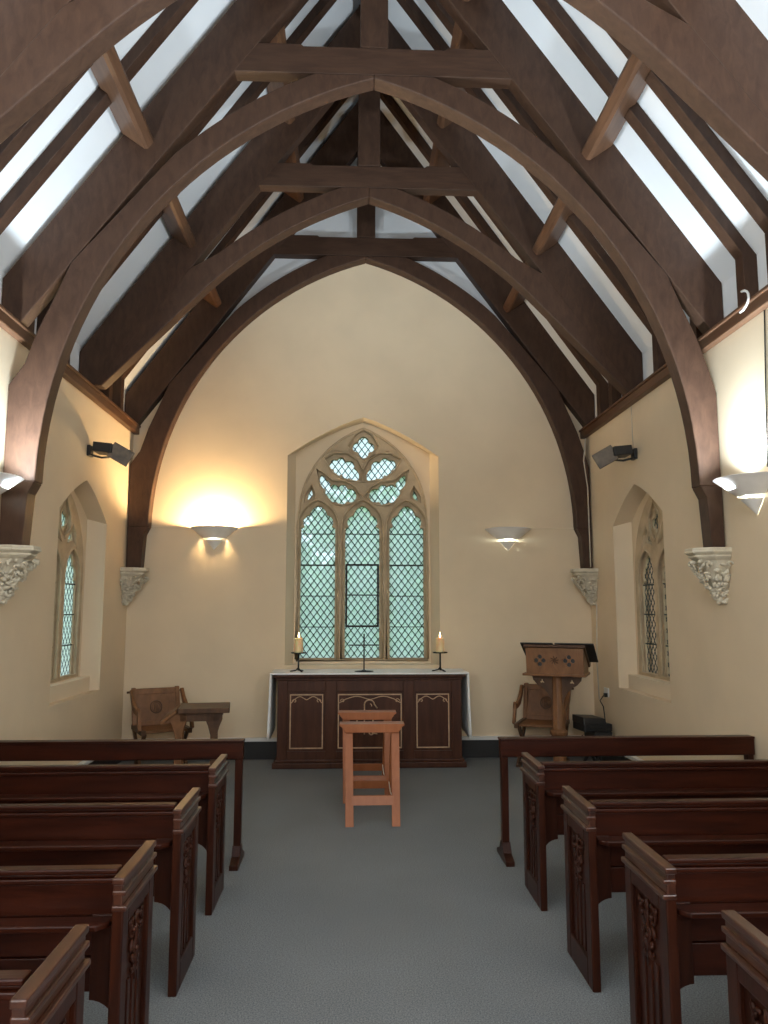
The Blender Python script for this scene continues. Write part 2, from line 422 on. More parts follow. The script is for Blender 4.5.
# ------------------------------------------------------------------ carved corbels
def corbel(loc, rz, label, w=.30, d=.25):
    """local: wall is at x=0, corbel projects to +x, runs +-w/2 along y, top at z=0"""
    t = thing('carved_corbel', label, 'corbel', loc, rz, 'carved stone corbels')
    def half(sc, z0, z1, s2=None):
        P = [(0, -w / 2), (d * .55, -w / 2), (d, -w * .22), (d, w * .22), (d * .55, w / 2), (0, w / 2)]
        s2 = s2 or sc
        mb.add([(x * sc, y * sc, z0) for x, y in P] + [(x * s2, y * s2, z1) for x, y in P],
               [(5, 4, 3, 2, 1, 0), (6, 7, 8, 9, 10, 11)] + [(i, (i + 1) % 6, 6 + (i + 1) % 6, 6 + i) for i in range(6)])
    mb = MB(); half(.98, -.018, 0); half(1.0, -.034, -.018); half(.86, -.052, -.034, .98); half(.90, -.066, -.052); half(.76, -.085, -.066, .86)
    mb.build('abacus', 'corbel', t, .004)
    mb = MB(); half(.10, -.39, -.085, .70); mb.build('core', 'corbel', t)
    mb = MB(); rnd = random.Random(5)
    for i in range(120):
        f = rnd.random() ** .8; z = -.095 - f * .285; sc = .80 * (1 - f) + .16
        a = rnd.uniform(-pi / 2, pi / 2)
        x = max(.004, cos(a) * d * sc); y = sin(a) * w / 2 * sc
        R = Matrix.Rotation(rnd.uniform(0, 6), 3, 'X') @ Matrix.Rotation(rnd.uniform(0, 6), 3, 'Y')
        mb.ball((x, y, z), (.030, .017, .011), 1, .1, R)
    for i in range(34):   # curled leaf stems
        f = rnd.random(); z = -.11 - f * .24; sc = .86 * (1 - f) + .16; a = rnd.uniform(-pi / 2, pi / 2)
        c = Vector((max(.01, cos(a) * d * sc), sin(a) * w / 2 * sc, z)); rr = .022
        tang = Vector((-sin(a), cos(a), 0)); up = Vector((0, 0, 1))
        path = [c + tang * (rr * cos(q) * (1 - q / 9)) + up * (rr * sin(q) * (1 - q / 9)) for q in [j * .6 for j in range(9)]]
        mb.tube(path, .007, 5)
    mb.build('foliage_carving', 'corbel', t)
    return t
cy1 = YT[1] + .065; cy3 = 8.255
c0 = corbel((-W, cy1, 2.0), 0, 'carved leaf corbel on the left wall, nearer the camera, under the roof post')
dup(c0, (W, cy1, 2.0), pi, 'carved leaf corbel on the right wall beside the large wall light')
dup(c0, (-W, cy3 + .005, 2.0), 0, 'small carved corbel in the far left corner, below the rear truss')
dup(c0, (W, cy3 + .005, 2.0), pi, 'small carved corbel in the far right corner, below the rear truss')

# ------------------------------------------------------------------ windows
def cxz(cx, cy):
    t = cy - 97.0
    return ((cx - 336) * .003115, 3.657 - .0032195 * t + 1.364e-7 * t * t)
def lobed(cusps, bulge=.42, n=6):
    """closed outline of outward arcs between successive cusp points (given anticlockwise or not)"""
    out = []; k = len(cusps)
    ar = sum(cusps[i][0] * cusps[(i + 1) % k][1] - cusps[(i + 1) % k][0] * cusps[i][1] for i in range(k))
    sg = 1 if ar > 0 else -1
    for i in range(k):
        a, b2 = Vector(cusps[i]), Vector(cusps[(i + 1) % k]); d = b2 - a
        bl = bulge[i] if isinstance(bulge, (list, tuple)) else bulge
        nn = Vector((d.y, -d.x)) * sg
        for j in range(n):
            t = j / n; h = 4 * t * (1 - t)
            out.append(tuple(a + d * t + nn * bl * (.5 * h if True else h)))
    return out
def quatrefoil(cx, cz, o, R, n=9):
    k = (o + sqrt(2 * R * R - o * o)) / 2; a0 = atan2(k - o, k); out = []
    for d in range(4):
        for i in range(n):
            a = a0 + (pi - 2 * a0) * i / n; x, z = R * cos(a), o + R * sin(a)
            c, s2 = cos(d * pi / 2), sin(d * pi / 2); out.append((cx + x * c - z * s2, cz + x * s2 + z * c))
    return out
def cusped_light(hw, z0, zs, za):
    """narrow light with a cusped (cinquefoil) pointed head"""
    h = za - zs
    pts = [(hw * 1.0, z0), (hw * 1.0, zs - .02)]
    c1, c2 = (hw * .78, zs + h * .10), (hw * .50, zs + h * .56)
    def bl(a, b2, k):
        a, b2 = Vector(a), Vector(b2); d = b2 - a; nn = Vector((d.y, -d.x)) * k
        return [tuple(a + d * t + nn * 4 * t * (1 - t)) for t in [i / 6 for i in range(1, 7)]]
    r = list(pts) + [(hw * .80, zs - .0)] + bl((hw * .80, zs), c2, .30) + bl(c2, (0.0, za), .16)
    l = [(-x, z) for x, z in r]
    return r + l[::-1][1:]

def inside(p, poly):
    x, y = p; c = False; k = len(poly)
    for i in range(k):
        x0, y0 = poly[i]; x1, y1 = poly[i - 1]
        if (y0 > y) != (y1 > y) and x < (x1 - x0) * (y - y0) / (y1 - y0) + x0: c = not c
    return c

def glaze(win, holes, tf, depth, dw, dh, limit, lw=.0044, ld=.007):
    """diamond panes over all openings, and the lead lattice between them"""
    us = [p[0] for h in holes for p in h]; vs = [p[1] for h in holes for p in h]
    u0, u1, v0, v1 = min(us), max(us), min(vs), max(vs)
    cells = []
    for j in range(-1, int((v1 - v0) / dh * 2) + 3):
        for i in range(-1, int((u1 - u0) / dw) + 3):
            c = (u0 + (i + (j % 2) * .5) * dw, v0 + j * dh / 2)
            tst = [c] + [(c[0] + a * dw / 2 * .85, c[1] + b2 * dh / 2 * .85) for a, b2 in ((1, 0), (-1, 0), (0, 1), (0, -1), (.5, .5), (-.5, .5), (.5, -.5), (-.5, -.5))]
            hit = sum(1 for q in tst if any(inside(q, h) for h in holes))
            if hit: cells.append((hit, c))
    cells.sort(key=lambda q: -q[0])
    singles, rest = cells[:limit], cells[limit:]
    e = .003
    def quad(c): return [tf(c[0] + dw / 2 - e, c[1], depth), tf(c[0], c[1] + dh / 2 - e, depth), tf(c[0] - dw / 2 + e, c[1], depth), tf(c[0], c[1] - dh / 2 + e, depth)]
    if singles:
        base = Vector(tf(0, 0, 0))
        me = None
        for _, c in singles:
            p = Vector(tf(c[0], c[1], depth)); q0 = [Vector(q) - p for q in quad(c)]
            nn = (Vector(tf(0, 0, 1)) - base) * .003
            if me is None:
                me = bpy.data.meshes.new('pane')
                me.from_pydata([tuple(a) for a in q0], [], [(0, 1, 2, 3)]); me.materials.append(M['glass'])
            o = bpy.data.objects.new('pane', me); COL.objects.link(o); o.parent = win
            o.location = p - win.location
    if rest:
        mb = MB()
        for _, c in rest: mb.add([Vector(q) - win.location for q in quad(c)], [(0, 1, 2, 3)])
        mb.build('small_panes', 'glass', win, stuff=True, recalc=False)
    mb = MB(); done = set()
    for _, c in cells:
        P = [(c[0] + dw / 2, c[1]), (c[0], c[1] + dh / 2), (c[0] - dw / 2, c[1]), (c[0], c[1] - dh / 2)]
        for i in range(4):
            a, b2 = P[i], P[(i + 1) % 4]
            key = (round((a[0] + b2[0]) * 500), round((a[1] + b2[1]) * 500))
            if key in done: continue
            done.add(key)
            d = Vector((b2[0] - a[0], b2[1] - a[1])).normalized(); n2 = Vector((-d.y, d.x)) * lw
            q = [(a[0] + n2.x, a[1] + n2.y), (a[0] - n2.x, a[1] - n2.y), (b2[0] - n2.x, b2[1] - n2.y), (b2[0] + n2.x, b2[1] + n2.y)]
            mb.hexa([Vector(tf(*p, depth - ld)) - win.location for p in q], [Vector(tf(*p, depth + ld)) - win.location for p in q])
    mb.build('lead_came', 'lead', win, stuff=True)

def local(tf, win):
    return lambda u, v, d: tuple(Vector(tf(u, v, d)) - win.location)

# window 1: three lights behind the altar
TFW = lambda u, v, d: (u + WX, YB + d, v)
win = bpy.data.objects.new('window_1', None); COL.objects.link(win); win.location = (WX, YB + .3, 1.0); struct(win)
lt = local(TFW, win)
frame_o = pointed(.752, .975, 2.60, 3.665, 20)
rb = low_arch(.765, .97, 3.345, 3.70)
MB().plate(rb, [pointed(.735, 1.0, 2.60, 3.645, 20)], .26, .30, lt).build('plaster_surround', 'wall', win)
# outer leaf so no sky leaks round the stone
MB().plate([(-1.0, .7), (1.0, .7), (1.0, 3.9), (-1.0, 3.9)], [frame_o], .30, .50, lt).build('outer_wall_leaf', 'stone', win)
lights_c = [(173, 125 / 2), (335, 125 / 2), (497, 125 / 2)]
A_holes, B_holes = [], []
zl0 = cxz(0, 945)[1]
for cx, hwp in lights_c:
    u = cxz(cx, 0)[0]; hw = hwp * .003115
    A_holes.append([(x + u, z) for x, z in pointed(hw + .028, zl0 - .006, cxz(0, 470)[1], cxz(0, 368)[1], 10)])
    B_holes.append([(x + u, z) for x, z in cusped_light(hw, zl0, cxz(0, 462)[1], cxz(0, 385)[1])])
def Q(pts): return [cxz(*p) for p in pts]
def mir(pts): return [(-x, z) for x, z in reversed(pts)]
A_holes.append(Q([(338, 108), (368, 128), (392, 168), (376, 200), (338, 226), (300, 200), (284, 168), (308, 128)]))
B_holes.append(quatrefoil(cxz(338, 0)[0], cxz(0, 169)[1], .068, .058))
ulA = Q([(196, 215), (232, 197), (275, 196), (312, 218), (332, 255), (334, 300), (300, 297), (262, 288), (225, 262)])
ulB = lobed(Q([(214, 230), (238, 216), (272, 222), (304, 246), (320, 288), (286, 280), (258, 270), (228, 250)]), [.6, .75, .75, .4, .7, .75, .7, .75], 5)
llA = Q([(172, 258), (200, 272), (226, 296), (270, 300), (304, 318), (328, 352), (302, 376), (262, 386), (226, 376), (198, 346), (178, 306)])
llB = lobed(Q([(180, 272), (200, 290), (214, 316), (246, 314), (280, 322), (312, 350), (276, 368), (240, 370), (208, 350), (200, 326)]), [.4, .5, .6, .7, .6, .6, .75, .7, .45, .4], 5)
A_holes += [ulA, mir(ulA), llA, mir(llA)]; B_holes += [ulB, mir(ulB), llB, mir(llB)]
trA = Q([(148, 312), (162, 345), (158, 362), (122, 376), (124, 350)]); trB = Q([(147, 324), (152, 345), (146, 358), (132, 364), (136, 342)])
A_holes += [trA, mir(trA)]; B_holes += [trB, mir(trB)]
MB().plate(frame_o, A_holes, .262, .33, lt).build('tracery', 'stone', win, .010)
MB().plate([(x * .995, z) for x, z in frame_o], B_holes, .332, .42, lt).build('cusped_tracery', 'stone', win, .006)
# moulded ribs: roll moulding round each main opening
mb = MB()
for h in A_holes[:8]:
    cu = sum(p[0] for p in h) / len(h); cv = sum(p[1] for p in h) / len(h)
    mb.tube([lt(u + (.012 if u > cu else -.012), v + (.012 if v > cv + .05 else 0), .262) for u, v in h], .011, 6, True)
mb.tube([lt(u * 1.0, v, .262) for u, v in pointed(.725, 1.0, 2.60, 3.625, 20)], .014, 6, True)
mb.build('roll_moulding', 'stone', win)
MB().box(-.76, .76, -.06, .10, -.045, -.01).build('stone_sill', 'reveal', win, .006)
glaze(win, B_holes, TFW, .375, .0765, .1015, 300)
# iron saddle bars across each light and the opening casement in the middle one
for (cx, hwp), rows in zip(lights_c, ((488, 603, 717, 831), (488,), (488, 603, 717, 831))):
    u = cxz(cx, 0)[0]; hw = hwp * .003115
    for r in rows:
        z = cxz(0, r)[1]; th = .009 if r == 603 else .005
        MB().box(u - hw - .005, u + hw + .005, YB + .36 - win.location.y, YB + .37 - win.location.y, z - th - 1.0, z + th - 1.0).build('saddle_bar', 'lead', win)
u = cxz(335, 0)[0]; hw = 61 * .003115; za, zb = cxz(0, 598)[1], cxz(0, 832)[1]; zm = cxz(0, 713)[1]
MB().plate([(u - hw, zb), (u + hw, zb), (u + hw, za), (u - hw, za)], [[(u - hw + .022, zb + .022), (u + hw - .022, zb + .022), (u + hw - .022, za - .022), (u - hw + .022, za - .022)]], .345, .37, lt).build('iron_casement', 'iron', win, .003, label='dark iron casement in the middle light')
mb = MB(); mb.plate([(u - hw + .02, zm - .007), (u + hw - .02, zm - .007), (u + hw - .02, zm + .007), (u - hw + .02, zm + .007)], [], .35, .365, lt).build('casement_bar', 'iron', win)

# windows 2 and 3: two lights each, in the side walls
def side_window(name, tf, sx):
    win = bpy.data.objects.new(name, None); COL.objects.link(win); win.location = tf(0, .95, .3); struct(win)
    lt = local(tf, win)
    fo = pointed(.535, .92, 1.92, 2.675, 18)
    MB().plate(rec_sb, [pointed(.52, .94, 1.92, 2.66, 18)], .17, .20, lt).build('plaster_surround', 'wall', win)
    MB().plate([(-.85, .6), (.85, .6), (.85, 2.95), (-.85, 2.95)], [fo], .20, .45, lt).build('outer_wall_leaf', 'stone', win)
    A, Bh = [], []
    for u in (-.24, .24):
        A.append([(x + u, z) for x, z in pointed(.205, .965, 1.86, 2.13, 10)])
        Bh.append([(x + u, z) for x, z in cusped_light(.178, .97, 1.84, 2.08)])
    top = [(0, 2.20), (.12, 2.30), (.13, 2.42), (0, 2.58), (-.13, 2.42), (-.12, 2.30)]
    A.append(top); Bh.append(quatrefoil(0, 2.37, .062, .052))
    dg = [(.05, 2.16), (.20, 2.20), (.28, 2.16), (.33, 2.10), (.28, 2.28), (.20, 2.36), (.15, 2.28)]
    dgB = lobed([(.12, 2.19), (.22, 2.215), (.275, 2.20), (.20, 2.31)], .3, 5)
    A += [dg, mir(dg)]; Bh += [dgB, mir(dgB)]
    MB().plate(fo, A, .172, .202, lt).build('tracery', 'stone', win, .010)
    MB().plate([(x * .99, z) for x, z in fo], Bh, .203, .235, lt).build('cusped_tracery', 'stone', win, .006)
    mb = MB()
    for h in A[:3]: mb.tube([lt(u, v, .174) for u, v in h], .012, 6, True)
    mb.build('roll_moulding', 'stone', win)
    MB().plate([(-.56, .80), (.56, .80), (.56, .935), (-.56, .935)], [], .075, .171, lt).build('stone_sill', 'reveal', win, .008)
    glaze(win, Bh, tf, .222, .0765, .1015, 0, .0036, .0025)
    mb = MB()
    for u in (-.24, .24):
        for z in (1.24, 1.52, 1.80):
            mb.plate([(u - .18, z - .006), (u + .18, z - .006), (u + .18, z + .006), (u - .18, z + .006)], [], .206, .214, lt)
    mb.build('saddle_bar', 'lead', win)
side_window('window_2', TF_L, -1)
side_window('window_3', TF_R, 1)

# ------------------------------------------------------------------ wall sconces
def sconce(loc, rz, label, up, down, col, warm):
    """local: wall plane is y=0, half cone projects to -y; top rim at z=0.24"""
    t = thing('wall_sconce', label, 'lamp', loc, rz, 'half-cone wall lights')
    n = 24
    mb = MB()
    mb.lathe([(.258, .24), (.112, .125), (.107, .129), (.252, .244), (.258, .24)], (0, -.004, 0), n, pi, 2 * pi)
    sp = mb.build('cone_shade', 'shade', t).modifiers.new('split', 'EDGE_SPLIT'); sp.split_angle = radians(35)
    mb = MB(); mb.lathe([(.093, .104), (.0, .0)], (0, -.004, 0), n, pi, 2 * pi)
    mb.lathe([(.088, .104), (.0, .006)], (0, -.004, 0), n, pi, 2 * pi)
    mb.build('cone_tip', 'shade', t)
    MB().box(-.075, .075, -.006, 0, .132, .22).build('back_plate', 'shade', t)
    MB().tube([(-.05, -.045, .150), (.05, -.045, .150)], .007, 8).build('lamp_tube', 'bulb_warm' if warm else 'bulb_cool', t)
    def lamp(nm, z, y, e, r):
        d = bpy.data.lights.new(nm, 'POINT'); d.energy = e; d.color = col if nm == 'up_light' else COOL; d.shadow_soft_size = r
        o = bpy.data.objects.new(nm, d); COL.objects.link(o); o.parent = t; o.location = (0, y, z)
    if up and warm: lamp('up_light', .20, -.145, up, .03)
    elif up:
        d = bpy.data.lights.new('up_light', 'AREA'); d.shape = 'DISK'; d.size = .16; d.spread = radians(150); d.energy = up; d.color = col
        o = bpy.data.objects.new('up_light', d); COL.objects.link(o); o.parent = t
        o.location = (0, -.115, .20); o.rotation_euler = (radians(180 + 28), 0, 0)
    MB().lathe([(0, .128), (.104, .128), (.104, .131), (0, .131)], (0, -.004, 0), n, pi, 2 * pi).build('light_baffle', 'shade', t)  # unseen half disc added to keep the up light from leaking out below
    if down: lamp('down_light', .112, -.055, down, .012)
    return t
WARM = (1.0, 0.70, 0.36); COOL = (0.88, 1.0, 0.94); DAYW = (0.76, 0.90, 1.0)
sconce((-1.61, YB, 2.205), 0, 'half-cone wall light glowing brightly, on the back wall left of the altar window', 80, .35, WARM, True)
sconce((1.61, YB, 2.205), 0, 'half-cone wall light lit only beneath, on the back wall right of the altar window', 0, 1.6, COOL, False)
sconce((W, 4.86, 2.18), -pi / 2, 'large half-cone wall light on the right wall at the edge of the photo', 48, 1.0, DAYW, False)
sconce((-W, 5.0, 2.18), pi / 2, 'half-cone wall light on the left wall, cut off by the edge of the photo', 48, 1.0, DAYW, False)
sconce((W, 1.7, 2.205), -pi / 2, 'half-cone wall light on the right wall beside the photographer', 115, 1, DAYW, False)
sconce((-W, 1.7, 2.205), pi / 2, 'half-cone wall light on the left wall beside the photographer', 115, 1, DAYW, False)

# floodlights high on the side walls
def floodlight(loc, sx, label):
    t = thing('floodlight', label, 'lamp', loc, 0, 'small floodlights on the side walls')
    s = sx     # +1 : projects towards +x
    MB().box(min(0, s * .03), max(0, s * .03), -.05, .05, -.05, .05).build('wall_mount', 'black', t, .005)
    mb = MB(); mb.tube([(s * .02, -.02, -.03), (s * .07, -.07, -.055), (s * .12, 0, -.06), (s * .17, .06, -.045)], .010, 6)
    mb.build('bracket_arm', 'black', t)
    def slab(cx, cy, cz, l, w, h, yaw, pitch, mat, nm):
        R = Matrix.Rotation(yaw, 3, 'Z') @ Matrix.Rotation(pitch, 3, 'Y')
        q = [R @ Vector((i * l / 2, j * w / 2, k * h / 2)) + Vector((cx, cy, cz)) for k in (-1, 1) for i, j in ((-1, -1), (1, -1), (1, 1), (-1, 1))]
        return MB().hexa(q[:4], q[4:]).build(nm, mat, t, .006)
    slab(s * .15, .0, .02, .17, .20, .085, 0, s * .10, 'black', 'lamp_housing')
    slab(s * .30, -.035, -.035, .20, .016, .15, s * .30, s * .50, 'bronze', 'reflector_flap')
    slab(s * .30, .03, .012, .19, .13, .010, s * .30, s * .50, 'black', 'visor')
    return t
floodlight((-W, 7.0, 3.0), 1, 'small black floodlight with bronze flap above the left wall window')
floodlight((W, 6.93, 3.0), -1, 'small black floodlight with bronze flap above the right wall window')

# cables on the walls
tag(MB().tube([(W - .045, YT[3] - .012, 3.45), (W - .075, YT[3] - .012, 3.2), (W - .04, YT[3] - .012, 2.9), (W - .035, YT[3] - .012, 2.02)], .007, 6).build('cable', 'cable'), 'thin white cable running down the far right roof post', 'cable')
tag(MB().tube([(W - .006, YB - .22, 1.62), (W - .006, YB - .16, 1.0), (W - .006, YB - .2, .62)], .007, 6).build('cable', 'cable'), 'pale cable on the right wall between the corner corbel and the socket', 'cable')
tag(MB().tube([(W - .006, 4.62, 3.48), (W - .006, 4.66, 3.0), (W - .006, 4.70, 2.47)], .005, 6).build('cable', 'cord'), 'thin dark cable dropping to the wall light on the right wall', 'cable')
tag(MB().tube([(W - .115, 4.70 + .10 * cos(a), 3.56 + .065 * sin(a)) for a in [pi * .55 + i * pi * 1.0 / 8 for i in range(9)]], .008, 6).build('cable_loop', 'wht'), 'white loop of cable hooked over the right wall plate', 'cable')
tag(MB().tube([(W - .006, 6.98, 3.47), (W - .006, 6.97, 3.05)], .004, 6).build('cable', 'cable'), 'short thin cable from the wall plate to the right floodlight', 'cable')

# ------------------------------------------------------------------ altar
AX, AY = .075, 7.9
alt = thing('altar', 'dark wooden altar with three gilt edged panels under the main window', 'altar', (AX, AY, 0))
hw = .925
MB().box(-hw + .0, hw, .03, .50, .07, .86).build('body', 'altar', alt, .004)
MB().box(-hw - .045, hw + .045, -.015, .50, 0, .055).box(-hw - .025, hw + .025, .0, .50, .055, .085).build('plinth', 'altar', alt, .008)
MB().box(-hw - .045, hw + .045, -.02, .50, .885, .915).box(-hw - .02, hw + .02, .01, .50, .855, .885).build('top_slab', 'altar', alt, .008)
def scroll(cx, cz, r, a0, turns, k=16, sg=1):
    return [(cx + r * (1 - .75 * i / k) * cos(a0 + sg * turns * 2 * pi * i / k), .0, cz + r * (1 - .75 * i / k) * sin(a0 + sg * turns * 2 * pi * i / k)) for i in range(k + 1)]
fr = MB()
edges = [-hw, -.795, -.405, -.345, .345, .405, .795, hw]
for a, b2 in ((-hw, -.825), (-.445, -.335), (.335, .445), (.825, hw)): fr.box(a, b2, .005, .03, .085, .855)
for a, b2 in ((-.825, -.445), (-.335, .335), (.445, .825)): fr.box(a, b2, .005, .03, .085, .165).box(a, b2, .005, .03, .745, .855)
fr.build('front_frame', 'altar', alt, .004)
for i, (a, b2) in enumerate(((-.825, -.445), (-.345, .345), (.445, .825))):
    a += .0; z0, z1 = .165, .745
    p = MB().box(a, b2, .018, .03, z0, z1).build('front_panel', 'altar', alt)
    e = .012; g = .011
    mb = MB(); x0, x1, y0, y1 = a + e + .012, b2 - e - .012, z0 + e + .012, z1 - e - .012
    mb.box(x0, x1, .006, .018, y0, y0 + g).box(x0, x1, .006, .018, y1 - g, y1).box(x0, x0 + g, .006, .018, y0, y1).box(x1 - g, x1, .006, .018, y0, y1)
    mb.build('gilt_border', 'gilt', p)
    # swag scrolls below the top border
    w2 = (x1 - x0); mid = (x0 + x1) / 2; r = .030; mb = MB()
    for sd in (-1, 1):
        pts = []
        for t in [j / 18 for j in range(19)]:
            x = mid + sd * (w2 / 2 - .012) * t
            z = y1 - .040 - .016 * cos(t * 3.6 * pi * .56 + .4) - (0.0 if t < .8 else (t - .8) * .16)
            pts.append((x, .013, z))
        mb.tube(pts, .0048, 5)
        cx = mid + sd * (w2 / 2 - .047)
        mb.tube([(x, .013, z) for x, _, z in scroll(cx, y1 - .068, .024, 0 if sd > 0 else pi, .8, 14, sd)], .0045, 5)
    mb.build('gilt_scroll', 'gilt', p)
    if i == 1:      # gilded monogram in the centre
        mb = MB()
        c0x = .0; zc = .455
        mb.tube([(c0x - .055, .012, zc - .13), (c0x - .055, .012, zc + .165)] , .007, 5)
        mb.tube([(c0x - .055 + .05 + .05 * cos(q), .012, zc + .165 + .042 * sin(q)) for q in [pi - j * pi / 10 for j in range(11)]] + [(c0x + .075, .012, zc + .125)], .007, 5)
        mb.tube([(c0x - .055 + .05 + .022 * cos(q), .012, zc + .15 + .02 * sin(q)) for q in [pi * .9 - j * pi / 8 for j in range(9)]][4:], .005, 5)
        mb.tube([(c0x + .03, .012, zc - .06), (c0x + .03, .012, zc + .075)], .007, 5)
        mb.tube([(c0x - .13, .012, zc - .09), (c0x - .13, .012, zc + .075)], .007, 5)
        mb.tube([(x, .012, z) for x, _, z in scroll(c0x + .02, zc - .115, .042, .6, .85, 16, 1)], .007, 5)
        mb.tube([(c0x + .02, .012, zc - .118), (c0x + .075, .012, zc - .125)], .006, 5)
        mb.tube([(x, .012, z) for x, _, z in scroll(c0x - .10, zc - .095, .024, 2.6, .6, 10, 1)], .006, 5)
        mb.build('gilt_monogram', 'gilt', p)
# cloth over the top, hanging down both ends
mb = MB()
xa = hw + .055
mb.box(-xa - .022, xa + .022, -.024, .505, .9165, .932)
N = 12
for s in (-1, 1):
    pts = []
    for j in range(N + 1):
        y = -.012 + .50 * j / N
        for i in range(9):
            z = .93 - .62 * i / 8 * (1.0 + .04 * (1 - j / N))
            x = s * (xa + .024 + .010 * sin(j * 1.9 + 1) * i / 8 + .012 * i / 8)
            pts.append((x, y, z))
    inn = [(x - s * .020, y, z) for x, y, z in pts]
    n = len(pts); f = []
    for j in range(N):
        for i in range(8):
            q = j * 9 + i; f += [(q, q + 1, q + 10, q + 9), (n + q, n + q + 9, n + q + 10, n + q + 1)]
    for i in range(8): f += [(i, n + i, n + i + 1, i + 1), (N * 9 + i, N * 9 + i + 1, n + N * 9 + i + 1, n + N * 9 + i)]
    for j in range(N): f += [(j * 9 + 8, n + j * 9 + 8, n + j * 9 + 17, j * 9 + 17)]
    mb.add(pts + inn, f, True)
o = mb.build('altar_cloth', 'linen'); o.location = (AX, AY, 0)
tag(o, 'white linen cloth over the altar top, hanging down at both ends', 'cloth')
AT = .9305
def candlestick(x, y, label):
    t = thing('candlestick', label, 'candlestick', (x, y, AT), 0, 'iron candlesticks on the altar')
    MB().tube([(0, 0, .012), (0, 0, .185)], .009, 8).build('stem', 'iron', t)
    MB().lathe([(0, .183), (.075, .187), (.078, .197), (.074, .195), (0, .191)], n=20).build('drip_pan', 'iron', t)
    for k in range(3):
        a = pi + k * 2 * pi / 3
        MB().tube([(0, 0, .045), (.022 * cos(a), .022 * sin(a), .018), (.085 * cos(a), .085 * sin(a), .006)], .007, 6).build('foot', 'iron', t)
    return t
def candle(x, y, label):
    t = thing('candle', label, 'candle', (x, y, AT + .1955), 0, 'cream pillar candles')
    MB().lathe([(0, 0), (.043, 0), (.045, .01), (.045, .135), (.040, .146), (.030, .140), (0, .135)], n=20).build('wax_pillar', 'wax', t)
    MB().tube([(0, 0, .135), (.001, 0, .152)], .0022, 5).build('wick', 'cord', t)
    MB().lathe([(0, .148), (.008, .156), (.0105, .168), (.006, .188), (0, .212)], n=10).build('flame', 'flame', t)
    d = bpy.data.lights.new('candle_light', 'POINT'); d.energy = .35; d.color = (1, .72, .38); d.shadow_soft_size = .012
    o = bpy.data.objects.new('candle_light', d); COL.objects.link(o); o.parent = t; o.location = (0, 0, .19)
    return t
for x, nm in ((-.655, 'left'), (.805, 'right')):
    candlestick(x, 8.05, f'black iron candlestick on the {nm} end of the altar')
    candle(x, 8.05, f'lit cream pillar candle on the {nm} candlestick')
t = thing('altar_cross', 'slender black iron cross standing in the middle of the altar', 'cross', (.017, 8.05, AT))
MB().lathe([(0, 0), (.098, 0), (.098, .006), (.03, .012), (.012, .02), (0, .02)], n=24).build('base', 'iron', t)
MB().box(-.0075, .0075, -.006, .006, .018, .385).build('upright', 'iron', t)
MB().box(-.155, .155, -.005, .005, .263, .276).build('cross_arm', 'iron', t)

# ------------------------------------------------------------------ folding trestles in the aisle
def trestle(loc, label):
    t = thing('trestle', label, 'trestle', loc, 0, 'orange wooden trestles in the aisle')
    H = .69
    # shaped top bars, one to each leg frame
    for d in (-1, 1):
        y0, y1 = (-.075, -.004) if d < 0 else (.004, .075)
        prof = [(-.252, H), (-.252, H - .014), (-.235, H - .022), (-.205, H - .065), (.205, H - .065), (.235, H - .022), (.252, H - .014), (.252, H)]
        MB().prism(prof, y0, y1).build('top_bar', 'pine', t, .004)
        for s in (-1, 1):
            zt = H - .055
            yt = d * .035; yb = d * .325
            mb = MB()
            def ring(z):
                f = (zt - z) / zt; y = yt + (yb - yt) * f; x = s * (.180 - .010 * f)
                return [(x - .031, y - .016, z), (x + .031, y - .016, z), (x + .031, y + .016, z), (x - .031, y + .016, z)]
            mb.hexa(ring(0), ring(zt)); mb.build('leg', 'pine', t, .003)
        f = (H - .17) / H
        y = d * (.035 + .29 * .76)
        MB().hexa([(-.155, y + d * .012 - .011, .135), (.155, y + d * .012 - .011, .135), (.155, y + d * .012 + .011, .135), (-.155, y + d * .012 + .011, .135)],
                  [(-.155, y - d * .012 - .011, .200), (.155, y - d * .012 - .011, .200), (.155, y - d * .012 + .011, .200), (-.155, y - d * .012 + .011, .200)]).build('cross_rail', 'pine', t, .003)
    for s in (-1, 1):
        MB().tube([(s * .145, -.23, .195), (s * .145, 0, .165), (s * .145, .23, .195)], .004, 5).build('stay_cord', 'linen', t)
    return t
tr0 = trestle((.045, 6.17, 0), 'orange wooden folding trestle in the aisle, nearer the camera')
dup(tr0, (.022, 6.85, 0), 0, 'orange wooden folding trestle standing behind the other, close to the altar')

